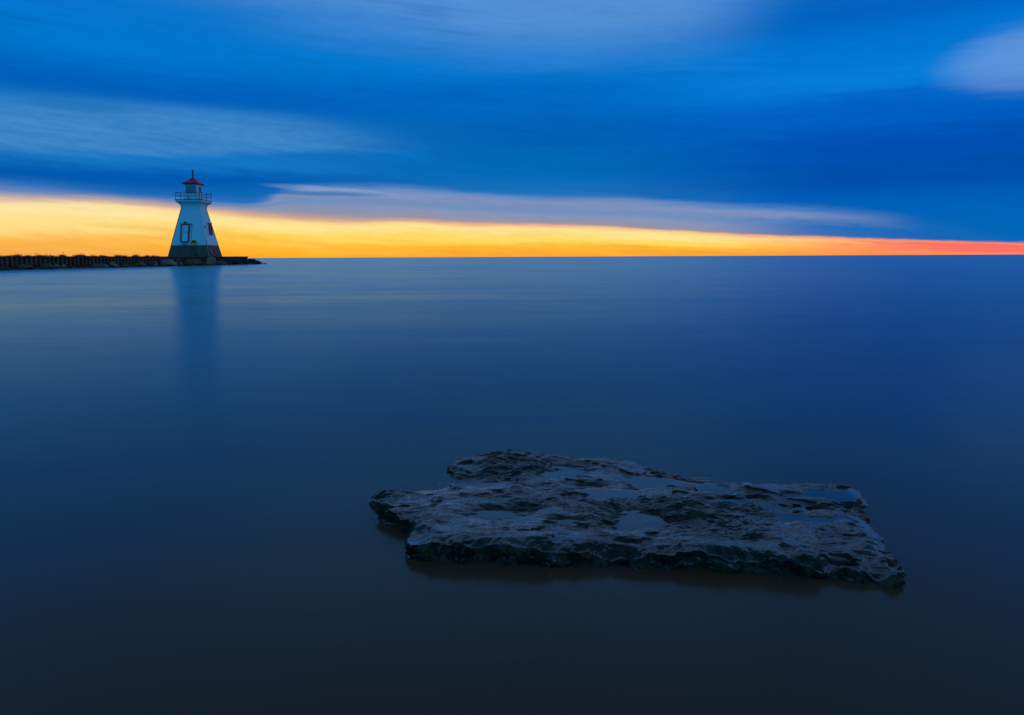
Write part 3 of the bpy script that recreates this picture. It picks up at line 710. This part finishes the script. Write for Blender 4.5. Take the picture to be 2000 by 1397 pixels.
# gallery
bm = bmesh.new(); stack(bm, [(1.63, ZS + .002), (1.72, ZS + .10), (1.72, ZS + .30)]); gal = obj('gallery_deck', bm, M['white'], lh)
bm = bmesh.new(); stack(bm, [(1.78, ZS + .303), (1.78, ZS + .37)]); bevel(obj('deck_edge', bm, M['darkred'], gal), .01)
ZD = ZS + .37
rail = bpy.data.objects.new('railing', bmesh_me := bpy.data.meshes.new('railing')); col.objects.link(rail); rail.parent = lh
bm = bmesh.new(); rr_ = 1.69
cs = [(-rr_, -rr_), (rr_, -rr_), (rr_, rr_), (-rr_, rr_)]
for z in (ZD + .90, ZD + .46):
    for i in range(4): bar(bm, (*cs[i], z), (*cs[(i + 1) % 4], z), .026, 8)
bm.to_mesh(bmesh_me); bm.free(); bmesh_me.materials.append(M['darkred'])
posts = list(cs) + [(-.05, -rr_), (rr_ - .28, -rr_), (rr_, 0), (0, rr_), (-rr_, 0)]
for i, (x, y) in enumerate(posts):
    bm = bmesh.new(); bar(bm, (x, y, ZD), (x, y, ZD + .93), .032, 8); obj('railing_post', bm, M['darkred'], rail)
bm = bmesh.new(); bar(bm, (rr_ + .06, rr_ - .12, ZD), (rr_ + .06, rr_ - .12, ZD + 1.55), .024, 8); obj('antenna', bm, M['black'], lh)
# lantern room
LT = ZD + 2.02
bm = bmesh.new(); stack(bm, [(.97, ZD), (.90, ZD + .28), (.85, ZD + .62), (.82, ZD + .78), (.81, LT)]); lan = obj('lantern_room', bm, M['white'], lh)
zc = ZD + 1.38
for (ax, s) in (('y', -1), ('x', 1), ('y', 1), ('x', -1)):
    bm = bmesh.new(); w_, h_ = (1.36, 1.06) if (ax, s) == ('y', -1) else (.94, .82)
    if ax == 'y': box(bm, (0, s * .815, zc), (w_, .03, h_))
    else: box(bm, (s * .815, .06, zc), (.03, w_, h_))
    pn_ = obj('window', bm, M['lglass'] if (ax, s) == ('y', -1) else M['cglass'], lan)
    bm = bmesh.new()
    for q_ in (-1, 1):
        for vert in (0, 1):
            if vert: d_, sz = (q_ * (w_ / 2 + .03), 0), (.06, .06, h_ + .12)
            else: d_, sz = (0, q_ * (h_ / 2 + .03)), (w_, .057, .06)
            if ax == 'y': box(bm, (d_[0], s * .83, zc + d_[1]), sz)
            else: box(bm, (s * .83, .06 + d_[0], zc + d_[1]), (sz[1], sz[0], sz[2]))
    obj('frame', bm, M['white'], pn_)
bm = bmesh.new(); stack(bm, [(.90, LT), (1.03, LT + .12), (1.07, LT + .20), (.65, LT + .46), (.32, LT + .74), (.10, LT + 1.02)]); rf = obj('roof', bm, M['roof'], lh)
bm = bmesh.new(); stack(bm, [(.94, LT - .002), (1.05, LT + .03), (1.085, LT + .17), (1.04, LT + .172)]); obj('fascia', bm, M['red'], rf)
bm = bmesh.new(); zr = LT + .96
bar(bm, (0, 0, zr), (0, 0, zr + .86), .095, 14); bar(bm, (0, 0, zr + .74), (0, 0, zr + .82), .15, 14)
bar(bm, (0, 0, zr + .90), (0, 0, zr + 1.02), .19, 14, .04); bar(bm, (0, 0, zr + 1.0), (0, 0, zr + 1.12), .03, 8); bar(bm, (0, 0, zr + .84), (0, 0, zr + .92), .04, 8)
obj('vent_pipe', bm, M['black'], rf)

# ---- things hung on or standing by the tower (placed in the tower's frame)
LM = Matrix.Translation(lh.location) @ Matrix.Rotation(R(4), 4, 'Z')
def intower(x, y, z): return LM @ Vector((x, y, z))
p = intower(.72, -hw(1.75) - .16, 1.42)
cab = thing('ring_cabinet', 'yellow arch topped life ring cabinet on the tower front right of the door', 'cabinet', p, R(4))
def arch(w_, h_, n=14): return [(-w_, 0), (w_, 0)] + [(w_ * math.cos(t), h_ + w_ * .95 * math.sin(t)) for t in [math.pi * i / n for i in range(n + 1)]]
bm = bmesh.new(); prism(bm, arch(.37, .42), .10, .16); obj('back_panel', bm, M['brown'], cab)
bm = bmesh.new()
oa, ia = arch(.37, .42), arch(.28, .42)
for i in range(1, len(oa) - 1):
    q4 = [oa[i], oa[i + 1], ia[i + 1], ia[i]]; prism(bm, q4, -.12, .098)
obj('hood', bm, M['yellow'], cab)
bm = bmesh.new(); box(bm, (0, -.02, .20), (.80, .26, .42)); bevel(obj('bin', bm, M['yellow'], cab), .03)
bm = bmesh.new(); bmesh.ops.create_cone(bm, cap_ends=True, segments=18, radius1=.17, radius2=.17, depth=.06, matrix=Matrix.Translation((0, .03, .52)) @ Matrix.Rotation(R(90), 4, 'X')); obj('float_ring', bm, M['brown'], cab, True)

p = intower(1.12, -W - .30, 0)
bu = thing('buoy', 'small maroon cone shaped buoy on the pier below the yellow cabinet', 'buoy', p, 0)
bm = bmesh.new()
rings = [(.10, 0), (.21, .06), (.20, .22), (.16, .38), (.08, .52), (.03, .56)]
prev = None
for r_, z in rings:
    rg_ = [bm.verts.new((r_ * math.cos(t), r_ * math.sin(t), z)) for t in [i * math.tau / 18 for i in range(18)]]
    if prev:
        for i in range(18): bm.faces.new((prev[i], prev[(i + 1) % 18], rg_[(i + 1) % 18], rg_[i]))
    prev = rg_
bm.faces.new(prev); obj('body', bm, M['maroon'], bu, True)
bm = bmesh.new(); bar(bm, (-.2, -.05, 0), (-.16, -.05, .16), .035, 8); obj('foot', bm, M['ringwhite'], bu)

p = intower(hw(.8) + .20, -.92, .35)
lr = thing('life_ring', 'white and maroon life ring hung edge on against the water side base', 'life ring', p, R(4))
bm = bmesh.new(); n1_, n2_ = 28, 8; RR_, r_ = .34, .06
gr_ = [[bm.verts.new((math.cos(b2) * r_, (RR_ + r_ * math.sin(b2)) * math.cos(a_) , .35 + (RR_ + r_ * math.sin(b2)) * math.sin(a_))) for b2 in [j * math.tau / n2_ for j in range(n2_)]] for a_ in [i * math.tau / n1_ for i in range(n1_)]]
for i in range(n1_):
    for j in range(n2_): bm.faces.new((gr_[i][j], gr_[(i + 1) % n1_][j], gr_[(i + 1) % n1_][(j + 1) % n2_], gr_[i][(j + 1) % n2_]))
ring = obj('ring', bm, M['maroon'], lr, True)
bm = bmesh.new()
for i in range(10, 19):
    a0 = i * math.tau / n1_; a1 = (i + 1) * math.tau / n1_
    bar(bm, (.012, RR_ * math.cos(a0), .35 + RR_ * math.sin(a0)), (.012, RR_ * math.cos(a1), .35 + RR_ * math.sin(a1)), .066, 10)
obj('white_band', bm, M['ringwhite'], lr)
lr.rotation_euler = (0, R(-10), R(4))
